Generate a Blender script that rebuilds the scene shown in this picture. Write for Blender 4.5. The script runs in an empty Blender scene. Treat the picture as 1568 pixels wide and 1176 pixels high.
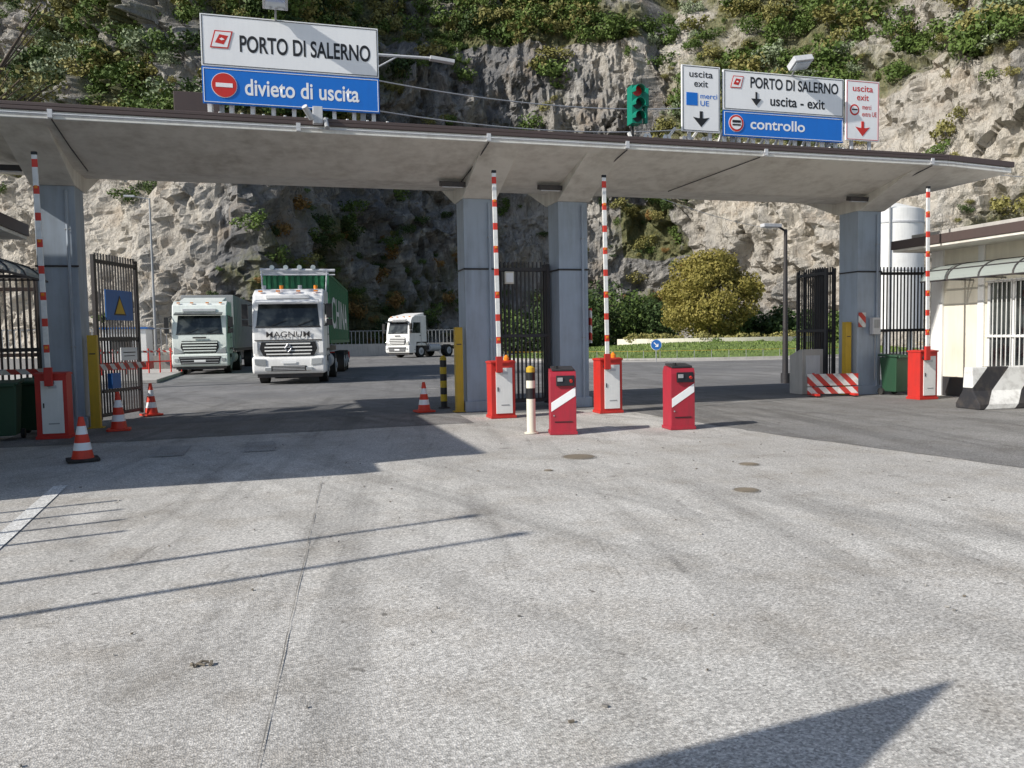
import bpy, bmesh, math, random
from mathutils import Vector, Matrix, Euler, noise
random.seed(7)
R=math.radians
scene=bpy.context.scene
scene.view_settings.view_transform='Standard'
scene.view_settings.look='None'
scene.view_settings.exposure=0
COL=scene.collection

# ---------------------------------------------------------------- materials
def nn(nt,t,**k):
    n=nt.nodes.new(t)
    for a,b in k.items(): setattr(n,a,b)
    return n
def newmat(name):
    m=bpy.data.materials.new(name); m.use_nodes=True
    nt=m.node_tree; b=nt.nodes['Principled BSDF']
    return m,nt,b
def mixc(nt,fac,a,b,mode='MIX'):
    n=nn(nt,'ShaderNodeMix',data_type='RGBA',blend_type=mode)
    for s,v in ((0,fac),(6,a),(7,b)):
        if hasattr(v,'is_linked') : nt.links.new(v,n.inputs[s])
        elif s==0: n.inputs[0].default_value=v
        else: n.inputs[s].default_value=(v[0],v[1],v[2],1)
    return n.outputs[2]
def mth(nt,op,a,b=None,c=None,clamp=False):
    n=nn(nt,'ShaderNodeMath',operation=op); n.use_clamp=clamp
    for i,v in enumerate((a,b,c)):
        if v is None: continue
        if hasattr(v,'is_linked'): nt.links.new(v,n.inputs[i])
        else: n.inputs[i].default_value=v
    return n.outputs[0]
def ramp(nt,src,p0,p1,v0=0.0,v1=1.0):
    n=nn(nt,'ShaderNodeMapRange'); n.clamp=True
    nt.links.new(src,n.inputs[0])
    n.inputs[1].default_value=p0;n.inputs[2].default_value=p1
    n.inputs[3].default_value=v0;n.inputs[4].default_value=v1
    return n.outputs[0]
def coords(nt,scale=(1,1,1),which='Object',rz=0):
    tc=nn(nt,'ShaderNodeTexCoord'); mp=nn(nt,'ShaderNodeMapping')
    nt.links.new(tc.outputs[which],mp.inputs[0]); mp.inputs[3].default_value=scale
    if rz:
        m0=nn(nt,'ShaderNodeMapping');m0.inputs[2].default_value=(0,0,rz);nt.links.new(tc.outputs[which],m0.inputs[0]);nt.links.new(m0.outputs[0],mp.inputs[0])
    return mp.outputs[0]
def noi(nt,vec,scale,detail=4,rough=.55):
    n=nn(nt,'ShaderNodeTexNoise'); nt.links.new(vec,n.inputs['Vector'])
    n.inputs['Scale'].default_value=scale;n.inputs['Detail'].default_value=detail;n.inputs['Roughness'].default_value=rough
    return n.outputs[0]
def bump(nt,b,h,strength=.3,dist=.02):
    n=nn(nt,'ShaderNodeBump'); n.inputs['Strength'].default_value=strength;n.inputs['Distance'].default_value=dist
    nt.links.new(h,n.inputs['Height']); nt.links.new(n.outputs[0],b.inputs['Normal'])
def paint(name,c,rough=.5,metal=0,dirt=.35,dcol=None,scale=2.0,bmp=.08):
    m,nt,b=newmat(name)
    v=coords(nt); n1=noi(nt,v,scale,4,.65); vs=coords(nt,(3,3,.35)); n2=noi(nt,vs,scale*2,3,.6)
    f=mth(nt,'MULTIPLY',ramp(nt,mth(nt,'MULTIPLY',n1,n2),.18,.42),dirt)
    d=dcol or tuple(x*.45+.02 for x in c)
    nt.links.new(mixc(nt,f,c,d),b.inputs['Base Color'])
    b.inputs['Roughness'].default_value=rough;b.inputs['Metallic'].default_value=metal
    if bmp: bump(nt,b,noi(nt,v,scale*12,2),bmp,.01)
    return m
def stripe(name,c1,c2,vec,period,duty=.5,rough=.5,off=0,dirt=.3):
    m,nt,b=newmat(name)
    tc=nn(nt,'ShaderNodeTexCoord'); d=nn(nt,'ShaderNodeVectorMath',operation='DOT_PRODUCT')
    nt.links.new(tc.outputs['Object'],d.inputs[0]); d.inputs[1].default_value=vec
    f=mth(nt,'FRACT',mth(nt,'ADD',mth(nt,'DIVIDE',d.outputs['Value'],period),off+50))
    s=mth(nt,'GREATER_THAN',f,duty)
    base=mixc(nt,s,c1,c2)
    n1=noi(nt,tc.outputs['Object'],5,4,.65)
    nt.links.new(mixc(nt,mth(nt,'MULTIPLY',ramp(nt,n1,.45,.75),dirt),base,(.12,.1,.08)),b.inputs['Base Color'])
    b.inputs['Roughness'].default_value=rough
    return m
WHITE=paint('white_paint',(.82,.82,.80),.45,dirt=.25)
SIGNW=paint('sign_white',(.88,.89,.9),.35,dirt=.1)
SIGNB=paint('sign_blue',(.01,.17,.64),.35,dirt=.15)
BLACK=paint('black_paint',(.012,.012,.014),.45,dirt=.3,dcol=(.05,.045,.04))
DARKM=paint('dark_steel',(.035,.035,.04),.5,dirt=.4,dcol=(.09,.06,.04))
RED=paint('red_paint',(.62,.03,.02),.4,dirt=.3)
REDB=paint('barrier_red_paint',(.56,.028,.02),.5,dirt=.45)
CRIM=paint('crimson_paint',(.40,.02,.04),.5,dirt=.55,scale=3)
YEL=paint('yellow_paint',(.62,.40,.03),.5,dirt=.5)
GREY=paint('grey_metal',(.35,.36,.37),.45,dirt=.35)
LGREY=paint('light_grey',(.58,.59,.61),.5,dirt=.35)
RUBBER=paint('rubber',(.02,.02,.02),.8,dirt=.4,dcol=(.08,.07,.06))
COLM=paint('column_blue_grey',(.38,.44,.52),.65,dirt=.5,dcol=(.19,.205,.22),scale=1.1)
SOFF=paint('soffit_plaster',(.76,.73,.66),.8,dirt=.6,dcol=(.38,.34,.28),scale=.7)
FASC=paint('fascia_lit_plaster',(.80,.79,.75),.75,dirt=.5,dcol=(.45,.42,.37),scale=1.3)  # whiter than the soffit, sunlight on the front face put into the colour
BROWN=paint('brown_fascia',(.085,.06,.055),.5,dirt=.3)
CREAM=paint('cream_plaster',(.78,.74,.62),.8,dirt=.35,dcol=(.4,.36,.28),scale=.9)
GREEN=paint('container_green',(.015,.17,.07),.5,dirt=.45,dcol=(.05,.1,.05))
TLG=paint('signal_green',(.0,.20,.13),.4)
BING=paint('bin_green',(.02,.07,.035),.5)
ORANGE=paint('orange_lens',(.8,.25,.02),.25,dirt=.1)
CONEO=paint('cone_orange',(.72,.05,.02),.5,dirt=.45)
CHROME=paint('chrome',(.6,.6,.62),.2,metal=1,dirt=.3)
BLUE=paint('blue_plate',(.02,.14,.45),.4)
CONC=paint('concrete',(.46,.44,.41),.85,dirt=.5,scale=1.5)
PLEX,nt,b=newmat('awning_plexiglass')
b.inputs['Base Color'].default_value=(.36,.40,.38,1);b.inputs['Roughness'].default_value=.35;b.inputs['Alpha'].default_value=.8
GLASS,nt,b=newmat('truck_glass')
gv=coords(nt); nt.links.new(mixc(nt,ramp(nt,noi(nt,gv,1.8),.42,.62),(.012,.016,.018),(.07,.08,.08)),b.inputs['Base Color'])
b.inputs['Roughness'].default_value=.06
LENS,nt,b=newmat('headlight_lens'); b.inputs['Base Color'].default_value=(.55,.58,.6,1);b.inputs['Roughness'].default_value=.1;b.inputs['Metallic'].default_value=.5
REDL,nt,b=newmat('signal_red_lens'); b.inputs['Base Color'].default_value=(.5,.02,.02,1);b.inputs['Roughness'].default_value=.3
ARM=stripe('barrier_arm_stripes',(.7,.05,.03),(.85,.85,.83),(0,0,1),.42,.3)
CHEV=stripe('red_white_chevron',(.55,.04,.03),(.72,.72,.70),(1,0,1),.32,.5,dirt=.5)
YB=stripe('yellow_black_bands',(.03,.03,.03),(.65,.45,.03),(0,0,1),.3,.5)
JB=stripe('black_white_block',(.025,.025,.03),(.78,.78,.76),(1,0,-.9),1.15,.42,.8,off=.32,dirt=.5)

def asphalt(name,c1,c2,spots=True,warm=None,streak=.4):
    m,nt,b=newmat(name)
    warm=warm or tuple(x*y for x,y in zip(c1,(.72,.67,.60)))
    v=coords(nt)
    big=noi(nt,v,.18,5,.6); mid=noi(nt,v,1.3,6,.72)
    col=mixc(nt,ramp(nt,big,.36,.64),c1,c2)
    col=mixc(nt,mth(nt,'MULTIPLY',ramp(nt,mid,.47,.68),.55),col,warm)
    for rz,sc,am in ((.16,(1.7,.10,1),streak),(-.35,(1.2,.09,1),streak*.9)):
        st=noi(nt,coords(nt,sc,rz=rz),1.1,5,.6)
        col=mixc(nt,mth(nt,'MULTIPLY',mth(nt,'MULTIPLY',ramp(nt,st,.50,.64),ramp(nt,big,.35,.55)),am),col,tuple(x*.45 for x in c1))
    sc_=noi(nt,coords(nt,(9,.28,1),rz=.22),1.0,3,.6);col=mixc(nt,mth(nt,'MULTIPLY',mth(nt,'MULTIPLY',ramp(nt,sc_,.63,.72),ramp(nt,mid,.42,.58)),streak),col,tuple(x*.35 for x in c1))
    vo=nn(nt,'ShaderNodeTexVoronoi'); nt.links.new(v,vo.inputs['Vector']); vo.inputs['Scale'].default_value=105; vo.voronoi_dimensions='2D'
    sepv=nn(nt,'ShaderNodeSeparateColor'); nt.links.new(vo.outputs['Color'],sepv.inputs[0])
    g=ramp(nt,sepv.outputs[0],0,1,.5,1.35)
    fn=noi(nt,v,60,3,.75)
    g=mth(nt,'MULTIPLY',g,ramp(nt,fn,.3,.62,.5,1.2))
    gc=nn(nt,'ShaderNodeCombineColor')
    for i in range(3): nt.links.new(g,gc.inputs[i])
    col=mixc(nt,.8,col,gc.outputs[0],'MULTIPLY')
    if spots:
        nz=nn(nt,'ShaderNodeTexNoise'); nt.links.new(v,nz.inputs['Vector']); nz.inputs['Scale'].default_value=7;nz.inputs['Detail'].default_value=3
        sc2=nn(nt,'ShaderNodeVectorMath',operation='SCALE'); nt.links.new(nz.outputs[1],sc2.inputs[0]); sc2.inputs['Scale'].default_value=.16
        w=nn(nt,'ShaderNodeVectorMath',operation='ADD'); nt.links.new(v,w.inputs[0]); nt.links.new(sc2.outputs[0],w.inputs[1])
        mask=ramp(nt,noi(nt,coords(nt,(1,.35,1)),.6,3),.42,.54)
        for sc,r1,th,am in ((1.7,.055,.35,.9),(4.2,.09,.45,.8),(.45,.05,.35,.75)):
            v2=nn(nt,'ShaderNodeTexVoronoi'); nt.links.new(w.outputs[0],v2.inputs['Vector']); v2.inputs['Scale'].default_value=sc; v2.voronoi_dimensions='2D'
            sep=nn(nt,'ShaderNodeSeparateColor'); nt.links.new(v2.outputs['Color'],sep.inputs[0])
            on=mth(nt,'GREATER_THAN',sep.outputs[0],th)
            rr=mth(nt,'MULTIPLY',mth(nt,'ADD',mth(nt,'POWER',sep.outputs[1],3.0),.18),r1)
            f=ramp(nt,mth(nt,'SUBTRACT',v2.outputs['Distance'],rr),-.012,.006,1,0)
            f=mth(nt,'MULTIPLY',mth(nt,'MULTIPLY',f,on),mth(nt,'MULTIPLY',mth(nt,'MULTIPLY',mask,am),mth(nt,'ADD',mth(nt,'MULTIPLY',sep.outputs[2],.6),.4)))
            col=mixc(nt,f,col,(.075,.066,.058))
        # broad soaked-in oil patches
        oil=noi(nt,coords(nt,(1,.6,1),rz=.5),.9,4,.6)
        col=mixc(nt,mth(nt,'MULTIPLY',ramp(nt,oil,.60,.72),.4),col,(.17,.155,.135))
    nt.links.new(col,b.inputs['Base Color'])
    b.inputs['Roughness'].default_value=.9; b.inputs['Specular IOR Level'].default_value=.25
    h=mth(nt,'ADD',mth(nt,'MULTIPLY',vo.outputs['Distance'],.6),fn)
    bump(nt,b,h,.45,.01)
    return m
FORE=asphalt('forecourt_asphalt',(.49,.47,.44),(.68,.66,.62),streak=.5)
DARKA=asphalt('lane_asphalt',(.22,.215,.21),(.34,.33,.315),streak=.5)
LOT=asphalt('lot_asphalt',(.19,.19,.195),(.30,.295,.29),False)
LINE=asphalt('worn_white_marking',(.72,.72,.70),(.85,.85,.83),False,(.55,.53,.5),.15)
LINEF=asphalt('faded_white_marking',(.40,.39,.375),(.54,.53,.51),False)
TAR=paint('tar',(.2,.19,.175),.8)
IRON=paint('cast_iron',(.2,.17,.13),.7,dirt=.5)
STAIN=asphalt('stained_asphalt',(.33,.315,.29),(.44,.425,.40),False)

# ---------------------------------------------------------------- mesh builder
class MB:
    def __init__(s): s.v=[];s.f=[];s.m=[];s.sm=[];s.mats=[]
    def mi(s,m):
        if m not in s.mats: s.mats.append(m)
        return s.mats.index(m)
    def add(s,vs,fs,mat,sm=False,M=None):
        o=len(s.v)
        for p in vs:
            p=Vector(p)
            if M: p=M@p
            s.v.append(p)
        i=s.mi(mat)
        for f in fs: s.f.append([o+k for k in f]);s.m.append(i);s.sm.append(sm)
    def box(s,c,d,mat,rot=None,M=None):
        x,y,z=d[0]/2,d[1]/2,d[2]/2
        vs=[Vector(p) for p in ((-x,-y,-z),(x,-y,-z),(x,y,-z),(-x,y,-z),(-x,-y,z),(x,-y,z),(x,y,z),(-x,y,z))]
        if rot:
            r=Euler(rot).to_matrix(); vs=[r@p for p in vs]
        vs=[p+Vector(c) for p in vs]
        s.add(vs,[(0,3,2,1),(4,5,6,7),(0,1,5,4),(1,2,6,5),(2,3,7,6),(3,0,4,7)],mat,False,M)
    def bb(s,x0,x1,y0,y1,z0,z1,mat): s.box(((x0+x1)/2,(y0+y1)/2,(z0+z1)/2),(abs(x1-x0),abs(y1-y0),abs(z1-z0)),mat)
    def loft(s,pa,xa,pb,xb,mat,M=None):
        n=len(pa); vs=[(xa,p[0],p[1]) for p in pa]+[(xb,p[0],p[1]) for p in pb]
        fs=[(i,(i+1)%n,n+(i+1)%n,n+i) for i in range(n)]+[tuple(range(n))[::-1],tuple(range(n,2*n))]
        s.add(vs,fs,mat,False,M)
    def prism(s,p,xa,xb,mat,M=None): s.loft(p,xa,p,xb,mat,M)
    def polyY(s,p,y0,y1,mat):
        n=len(p); vs=[(q[0],y0,q[1]) for q in p]+[(q[0],y1,q[1]) for q in p]
        s.add(vs,[(i,(i+1)%n,n+(i+1)%n,n+i) for i in range(n)]+[tuple(range(n))[::-1],tuple(range(n,2*n))],mat)
    def polyZ(s,p,z0,z1,mat):
        n=len(p); vs=[(q[0],q[1],z0) for q in p]+[(q[0],q[1],z1) for q in p]
        s.add(vs,[(i,(i+1)%n,n+(i+1)%n,n+i) for i in range(n)]+[tuple(range(n))[::-1],tuple(range(n,2*n))],mat)
    def cyl(s,a,b,r,mat,n=12,r2=None,cap=True):
        a=Vector(a);b=Vector(b);r2=r if r2 is None else r2
        q=(b-a).to_track_quat('Z','Y').to_matrix()
        vs=[]
        for k in range(n):
            t=2*math.pi*k/n; e=q@Vector((math.cos(t),math.sin(t),0)); vs.append(a+e*r)
        for k in range(n):
            t=2*math.pi*k/n; e=q@Vector((math.cos(t),math.sin(t),0)); vs.append(b+e*r2)
        s.add(vs,[(i,(i+1)%n,n+(i+1)%n,n+i) for i in range(n)],mat,True)
        if cap:
            s.add(vs[:n],[tuple(range(n))[::-1]],mat); s.add(vs[n:],[tuple(range(n))],mat)
    def tube(s,pts,r,mat,n=6):
        for a,b in zip(pts[:-1],pts[1:]): s.cyl(a,b,r,mat,n,cap=False)
    def obj(s,name,loc=(0,0,0),rz=0,parent=None,bevel=.008,seg=2,rot=None):
        me=bpy.data.meshes.new(name); me.from_pydata([tuple(p) for p in s.v],[],s.f)
        for m in s.mats: me.materials.append(m)
        for p,i,sm in zip(me.polygons,s.m,s.sm): p.material_index=i;p.use_smooth=sm
        bm=bmesh.new();bm.from_mesh(me)
        bmesh.ops.recalc_face_normals(bm,faces=bm.faces);bm.to_mesh(me);bm.free()
        o=bpy.data.objects.new(name,me);COL.objects.link(o)
        o.location=loc;o.rotation_euler=rot or (0,0,rz)
        if parent:o.parent=parent
        if bevel:
            md=o.modifiers.new('bev','BEVEL');md.width=bevel;md.segments=seg;md.limit_method='ANGLE';md.angle_limit=R(40)
        return o
def empty(name,loc=(0,0,0),rz=0):
    o=bpy.data.objects.new(name,None);COL.objects.link(o);o.location=loc;o.rotation_euler=(0,0,rz);o.empty_display_size=.2
    return o
def text(s,x0,x1,z0,z1,y,mat,parent,name,bold=.012,M=None):
    cu=bpy.data.curves.new(name,'FONT');cu.body=s;cu.size=1;cu.offset=bold;cu.extrude=.0;cu.fill_mode='FRONT'
    to=bpy.data.objects.new('tmp',cu);COL.objects.link(to)
    bpy.context.view_layer.update()
    dg=bpy.context.evaluated_depsgraph_get()
    me=bpy.data.meshes.new_from_object(to.evaluated_get(dg))
    bpy.data.objects.remove(to)
    xs=[v.co.x for v in me.vertices];ys=[v.co.y for v in me.vertices]
    ax,bx,ay,by=min(xs),max(xs),min(ys),max(ys)
    for v in me.vertices:
        X=x0+(v.co.x-ax)/(bx-ax)*(x1-x0);Z=z0+(v.co.y-ay)/(by-ay)*(z1-z0)
        v.co=Vector((X,y,Z)) if M is None else M@Vector((X,y,Z))
    me.materials.clear();me.materials.append(mat)
    o=bpy.data.objects.new(name,me);COL.objects.link(o)
    if parent:o.parent=parent
    return o

# ---------------------------------------------------------------- camera / light
cam=bpy.data.cameras.new('camera');co=bpy.data.objects.new('camera',cam);COL.objects.link(co);scene.camera=co
cam.lens=28.0;cam.sensor_width=36;cam.clip_end=2000;cam.clip_start=.05
co.location=(0,0,1.55)
co.rotation_euler=(Matrix.Rotation(R(-16.1),3,'Z')@Matrix.Rotation(R(90-3.42),3,'X')@Matrix.Rotation(R(-1.0),3,'Z')).to_euler()
EL=R(34);AZ=R(14)
S=Vector((-math.cos(AZ)*math.cos(EL),-math.sin(AZ)*math.cos(EL),math.sin(EL)))
sl=bpy.data.lights.new('sun','SUN');sl.energy=5;sl.angle=R(.5);sl.color=(1,.955,.88)
so=bpy.data.objects.new('sun',sl);COL.objects.link(so);so.location=(-20,-10,30);so.rotation_euler=(-S).to_track_quat('-Z','Y').to_euler()
w=bpy.data.worlds.new('World');scene.world=w;w.use_nodes=True
nt=w.node_tree;bg=nt.nodes['Background'];sk=nn(nt,'ShaderNodeTexSky',sky_type='NISHITA');sk.sun_disc=False
sk.sun_elevation=EL;sk.sun_rotation=math.atan2(S.x,S.y)%(2*math.pi)
nt.links.new(sk.outputs[0],bg.inputs[0]);bg.inputs[1].default_value=.12

# ---------------------------------------------------------------- ground
def sheet(name,poly,z,mat):
    me=bpy.data.meshes.new(name);me.from_pydata([(p[0],p[1],z) for p in poly],[],[tuple(range(len(poly)))])
    me.materials.append(mat);o=bpy.data.objects.new(name,me);COL.objects.link(o);return o
sheet('ground',[(-600,-600),(600,-600),(600,600),(-600,600)],0,LOT)
sheet('forecourt_pavement',[(-40,-40),(40,-40),(40,15.4),(-40,15.4)],.004,FORE)
re_=random.Random(4)
edge=[(6.6,16.2),(6.8,13),(7.1,10.4),(7.8,6.8),(9.2,2),(11,-6)]
pe_=[]
for a,b2 in zip(edge[:-1],edge[1:]):
    for k in range(14):
        t=k/14;pe_.append((a[0]+(b2[0]-a[0])*t+re_.uniform(-.03,.03),a[1]+(b2[1]-a[1])*t))
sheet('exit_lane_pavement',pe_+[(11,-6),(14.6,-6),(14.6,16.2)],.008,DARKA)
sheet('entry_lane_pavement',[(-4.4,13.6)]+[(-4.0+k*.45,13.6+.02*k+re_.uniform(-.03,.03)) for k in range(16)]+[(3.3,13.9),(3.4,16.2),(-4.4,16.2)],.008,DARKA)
mk=empty('road_marking')
def mark(name,poly,mat=LINE,z=.012):
    o=sheet(name,poly,z,mat);o.parent=mk
mark('edge_line',[(-2.26,7.15),(-2.12,7.15),(-2.29,9.64),(-2.43,9.64)])
mark('edge_line_near',[(-2.07,4.0),(-1.93,4.0),(-2.12,7.15),(-2.26,7.15)])
for x in (-1.75,-.55):
    mark('crossing_bar',[(x,11.6),(x+.42,11.6),(x+.42,12.7),(x,12.7)],LINEF)
def seam(x0,y0,x1,y1,wd,jit,seed,step=.12):
    rs=random.Random(seed);n=max(3,int(math.dist((x0,y0),(x1,y1))/step));L=[];Q=[];off=0
    for i in range(n+1):
        t=i/n;off=off*.8+rs.uniform(-jit,jit);x=x0+(x1-x0)*t+off;y=y0+(y1-y0)*t;h=wd*rs.uniform(.15,1)
        L.append((x-h,y));Q.append((x+h,y))
    me=bpy.data.meshes.new('paving_seam');me.from_pydata([(a,b2,.012) for a,b2 in L+Q],[],[(i,len(L)+i,len(L)+i+1,i+1) for i in range(n)]);me.materials.append(TAR)
    o=bpy.data.objects.new('paving_seam',me);COL.objects.link(o);o.parent=mk
seam(-.20,2.2,.40,9.2,.0035,.004,3)
seam(4.9,2.5,7.2,10.2,.002,.012,5)
mark('lot_line',[(4,24),(9.8,22.2),(9.8,22.35),(4,24.2)],LINEF,.008)
mark('lot_line',[(-4,33),(3,31),(3,31.2),(-4,33.2)],LINEF,.008)
for (x,y,r) in ((3.59,9.43,.2),(4.33,6.79,.12),(5.22,8.13,.11),(2.9,8.6,.05)):
    m=MB();m.cyl((0,0,0),(0,0,.006),r,IRON,28)
    for k in range(-3,4):m.box((k*r*.22,0,.008),(r*.07,r*1.4*math.sqrt(1-(k*.22)**2),.004),IRON)
    m.cyl((0,0,.0),(0,0,.003),r*1.15,STAIN,28)
    m.obj('manhole_cover',(x,y,.006),bevel=0)
m=MB()
rs=random.Random(8)
for k in range(7):
    a=rs.uniform(0,6.28);m.box((-.42+rs.uniform(-.04,.05),4.0+rs.uniform(-.02,.02),.016),(.035,.012,.008),IRON,(rs.uniform(-.3,.3),rs.uniform(-.3,.3),a))
for k in range(110):
    x=rs.uniform(-2.5,7);y=rs.uniform(2.6,14);a=rs.uniform(0,6.28);s=rs.uniform(.3,.9)
    m.box((x,y,.012),(.03*s,.014*s,.008),rs.choice((IRON,TAR,CONC)),(0,0,a))
m.obj('leaf_litter',bevel=0)

# ---------------------------------------------------------------- gate canopy
gate=empty('port_gate_canopy')
m=MB()
sec=[(14.1,5.05),(14.1,5.22),(18.7,5.22),(18.7,5.05),(16.85,4.66),(15.95,4.66)]
flat=[(14.1,5.05),(14.1,5.22),(18.7,5.22),(18.7,5.05),(16.85,5.03),(15.95,5.03)]
tip=[(14.1,4.97),(14.1,5.14),(18.7,5.14),(18.7,4.97),(16.85,4.95),(15.95,4.95)]
m.prism(sec,-4.1,13.9,SOFF)
m.loft(sec,13.9,tip,15.65,SOFF);m.loft(flat,-5.55,sec,-4.1,SOFF)
m.bb(-5.55,13.9,14.075,14.097,5.045,5.164,FASC)
m.loft([(14.075,5.045),(14.075,5.164),(14.097,5.164),(14.097,5.045)],13.9,[(14.075,4.965),(14.075,5.084),(14.097,5.084),(14.097,4.965)],15.65,FASC)
m.bb(-5.6,13.9,14.04,18.76,5.225,5.285,BROWN)
m.bb(-5.6,13.9,14.04,14.095,5.165,5.225,BROWN)
cp=lambda d:[(14.04,5.165-d),(14.04,5.285-d),(18.76,5.285-d),(18.76,5.225-d),(14.095,5.225-d),(14.095,5.165-d)]
m.loft(cp(0),13.9,cp(.08),15.7,BROWN)
for x in (-3.8,4.0,6.05,13.6):
    rp=[(14.25,5.03),(14.25,5.08),(18.5,5.08),(18.5,5.03),(16.8,4.38),(16.0,4.38)]
    m.loft(rp,x-.36,rp,x+.36,SOFF)
    m.box((x-.62,15.75,4.6),(.5,.16,.1),DARKM,(R(12),0,0));m.box((x-.62,15.74,4.54),(.42,.1,.03),LGREY,(R(12),0,0))
m.obj('roof',parent=gate,bevel=.01)
m=MB()
m.tube([(-5.5,14.03,5.11),(13.9,14.03,5.11),(15.4,14.03,5.05)],.012,LGREY)
for x in (-3.32,.4,3.7,6.4,9.4,13.47): m.box((x,14.05,5.12),(.07,.06,.13),LGREY)
for x,dx in ((-3.3,.1),(3.7,-.15),(6.4,-.3),(13.47,-.2)): m.tube([(x,14.05,5.03),(x+dx*.3,15.0,4.83),(x+dx,15.9,4.62)],.012,DARKM)
m.tube([(9.3,14.1,5.03),(8.2,15.9,4.64)],.01,DARKM)
m.obj('conduit',parent=gate,bevel=0)
for x in (-3.8,4.0,6.05,13.6):
    m=MB();m.bb(x-.33,x+.33,16.07,16.73,0,4.385,COLM)
    m.bb(x-.38,x+.38,16.02,16.78,0,.22,COLM)
    m.tube([(x-.345,16.05,2.95),(x+.345,16.05,2.95)],.02,DARKM);m.tube([(x-.345,16.05,2.95),(x-.345,16.7,2.95)],.02,DARKM)
    m.cyl((x+.2,16.03,.2),(x+.2,16.03,4.3),.03,COLM,8)
    m.box((x+.2,16.03,1.5),(.09,.05,.03),GREY);m.box((x+.2,16.03,3.6),(.09,.05,.03),GREY)
    m.obj('column',parent=gate,bevel=.02)
m=MB();m.box((.72,14.0,5.31),(.16,.16,.28),LGREY);m.cyl((.62,13.95,5.25),(.5,13.8,5.4),.05,LGREY,10);m.cyl((.84,13.95,5.25),(.86,13.8,5.07),.04,GREY,10)
m.obj('security_camera')

# signs -----------------------------------------------------------
def bigsign(name,x0,x1,zb,zs,zt):
    e=empty(name);m=MB();y=15.0
    m.bb(x0,x1,y,y+.05,zs+.008,zt,SIGNW);m.bb(x0,x1,y,y+.05,zb,zs-.008,SIGNB)
    t=.012;yy=y-.006
    for a,b,mat in ((zs+.03,zt-.02,BLACK),(zb+.02,zs-.03,SIGNW)):
        m.bb(x0+.02,x1-.02,yy,y,a,a+t,mat);m.bb(x0+.02,x1-.02,yy,y,b-t,b,mat)
        m.bb(x0+.02,x0+.02+t,yy,y,a+t,b-t,mat);m.bb(x1-.02-t,x1-.02,yy,y,a+t,b-t,mat)
    for z in (zb+.15,zs-.1,zs+.2,zt-.15): m.bb(x0+.05,x1-.05,y+.05,y+.1,z-.03,z+.03,GREY)
    m.obj('panel',parent=e,bevel=.004)
    m=MB();n=int((x1-x0)/.36)
    for i in range(n+1):
        x=x0+.1+i*(x1-x0-.2)/n
        m.bb(x-.035,x+.035,y+.1,y+.17,5.28,zb+.35,WHITE)
        m.box((x+.02,y+.42,5.28+(zb-5.05)/2),(.05,.05,.85),WHITE,(R(40),0,0))
        m.box((x+.12,y-.12,5.38),(.04,.5,.05),WHITE,(R(-14),0,R(18)))
    for x in (x0+.3,x1-.3): m.bb(x-.04,x+.04,y+.1,y+.18,5.28,zt-.05,GREY)
    m.bb(x0-.1,x1+.1,y+.08,y+.2,5.29,5.37,LGREY)
    m.obj('frame',parent=e,bevel=.004)
    return e
def disc(m,x,z,y,r,mat,n=32):
    m.cyl((x,y,z),(x,y-.004,z),r,mat,n)
def logo(m,x,z,y,h):
    q=lambda a:[(x+p[0]*h*a+(p[1]*h*a)*.28,z+p[1]*h*a) for p in ((-.5,-.5),(.5,-.5),(.5,.5),(-.5,.5))]
    m.polyY(q(1.0),y-.003,y,RED);m.polyY(q(.86),y-.005,y-.0031,SIGNW)
    m.polyY([(x-.1*h,z+.28*h),(x+.38*h,z+.22*h),(x+.12*h,z-.28*h),(x-.36*h,z-.2*h)],y-.007,y-.0051,RED)
    m.polyY([(x-.12*h,z+.02*h),(x+.02*h,z+.1*h),(x+.18*h,z+.0*h),(x+.0*h,z-.06*h)],y-.009,y-.0071,SIGNW)
e=bigsign('port_entrance_sign',-1.16,1.89,5.69,6.32,7.21)
text('PORTO DI SALERNO',-.52,1.74,6.60,6.89,14.996,BLACK,e,'title_text',.02)
text('divieto di uscita',-.46,1.52,5.86,6.15,14.996,SIGNW,e,'subtitle_text',.018)
m=MB();logo(m,-.82,6.79,14.995,.3);disc(m,-.80,6.01,14.995,.215,SIGNW);disc(m,-.80,6.01,14.99,.205,RED);m.bb(-.94,-.66,14.982,14.986,5.975,6.045,SIGNW)
m.obj('symbols',parent=e,bevel=0)
m=MB();m.box((.1,14.75,7.44),(.42,.3,.12),LGREY,(R(-25),0,0));m.box((.1,14.72,7.37),(.34,.22,.03),LENS,(R(-25),0,0));m.cyl((.1,14.85,7.42),(.1,15.08,7.1),.02,GREY,8);m.obj('floodlight',parent=e)
e=bigsign('port_exit_sign',9.02,11.98,5.66,6.19,7.02)
text('PORTO DI SALERNO',9.66,11.84,6.68,6.91,14.996,BLACK,e,'title_text',.02)
text('uscita - exit',10.14,11.5,6.34,6.54,14.996,BLACK,e,'subtitle_text',.016)
text('controllo',9.66,11.0,5.83,6.05,14.996,SIGNW,e,'control_text',.018)
m=MB();logo(m,9.34,6.78,14.995,.25)
m.bb(9.78,9.82,14.985,14.995,6.42,6.60,BLACK);m.polyY([(9.68,6.46),(9.92,6.46),(9.80,6.32)],14.984,14.9945,BLACK)
disc(m,9.32,5.93,14.995,.18,SIGNW);disc(m,9.32,5.93,14.99,.17,RED);disc(m,9.32,5.93,14.985,.13,SIGNW);m.bb(9.22,9.42,14.975,14.98,5.88,5.91,BLACK);m.bb(9.22,9.42,14.975,14.98,5.94,5.99,BLACK)
m.obj('symbols',parent=e,bevel=0)
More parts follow.
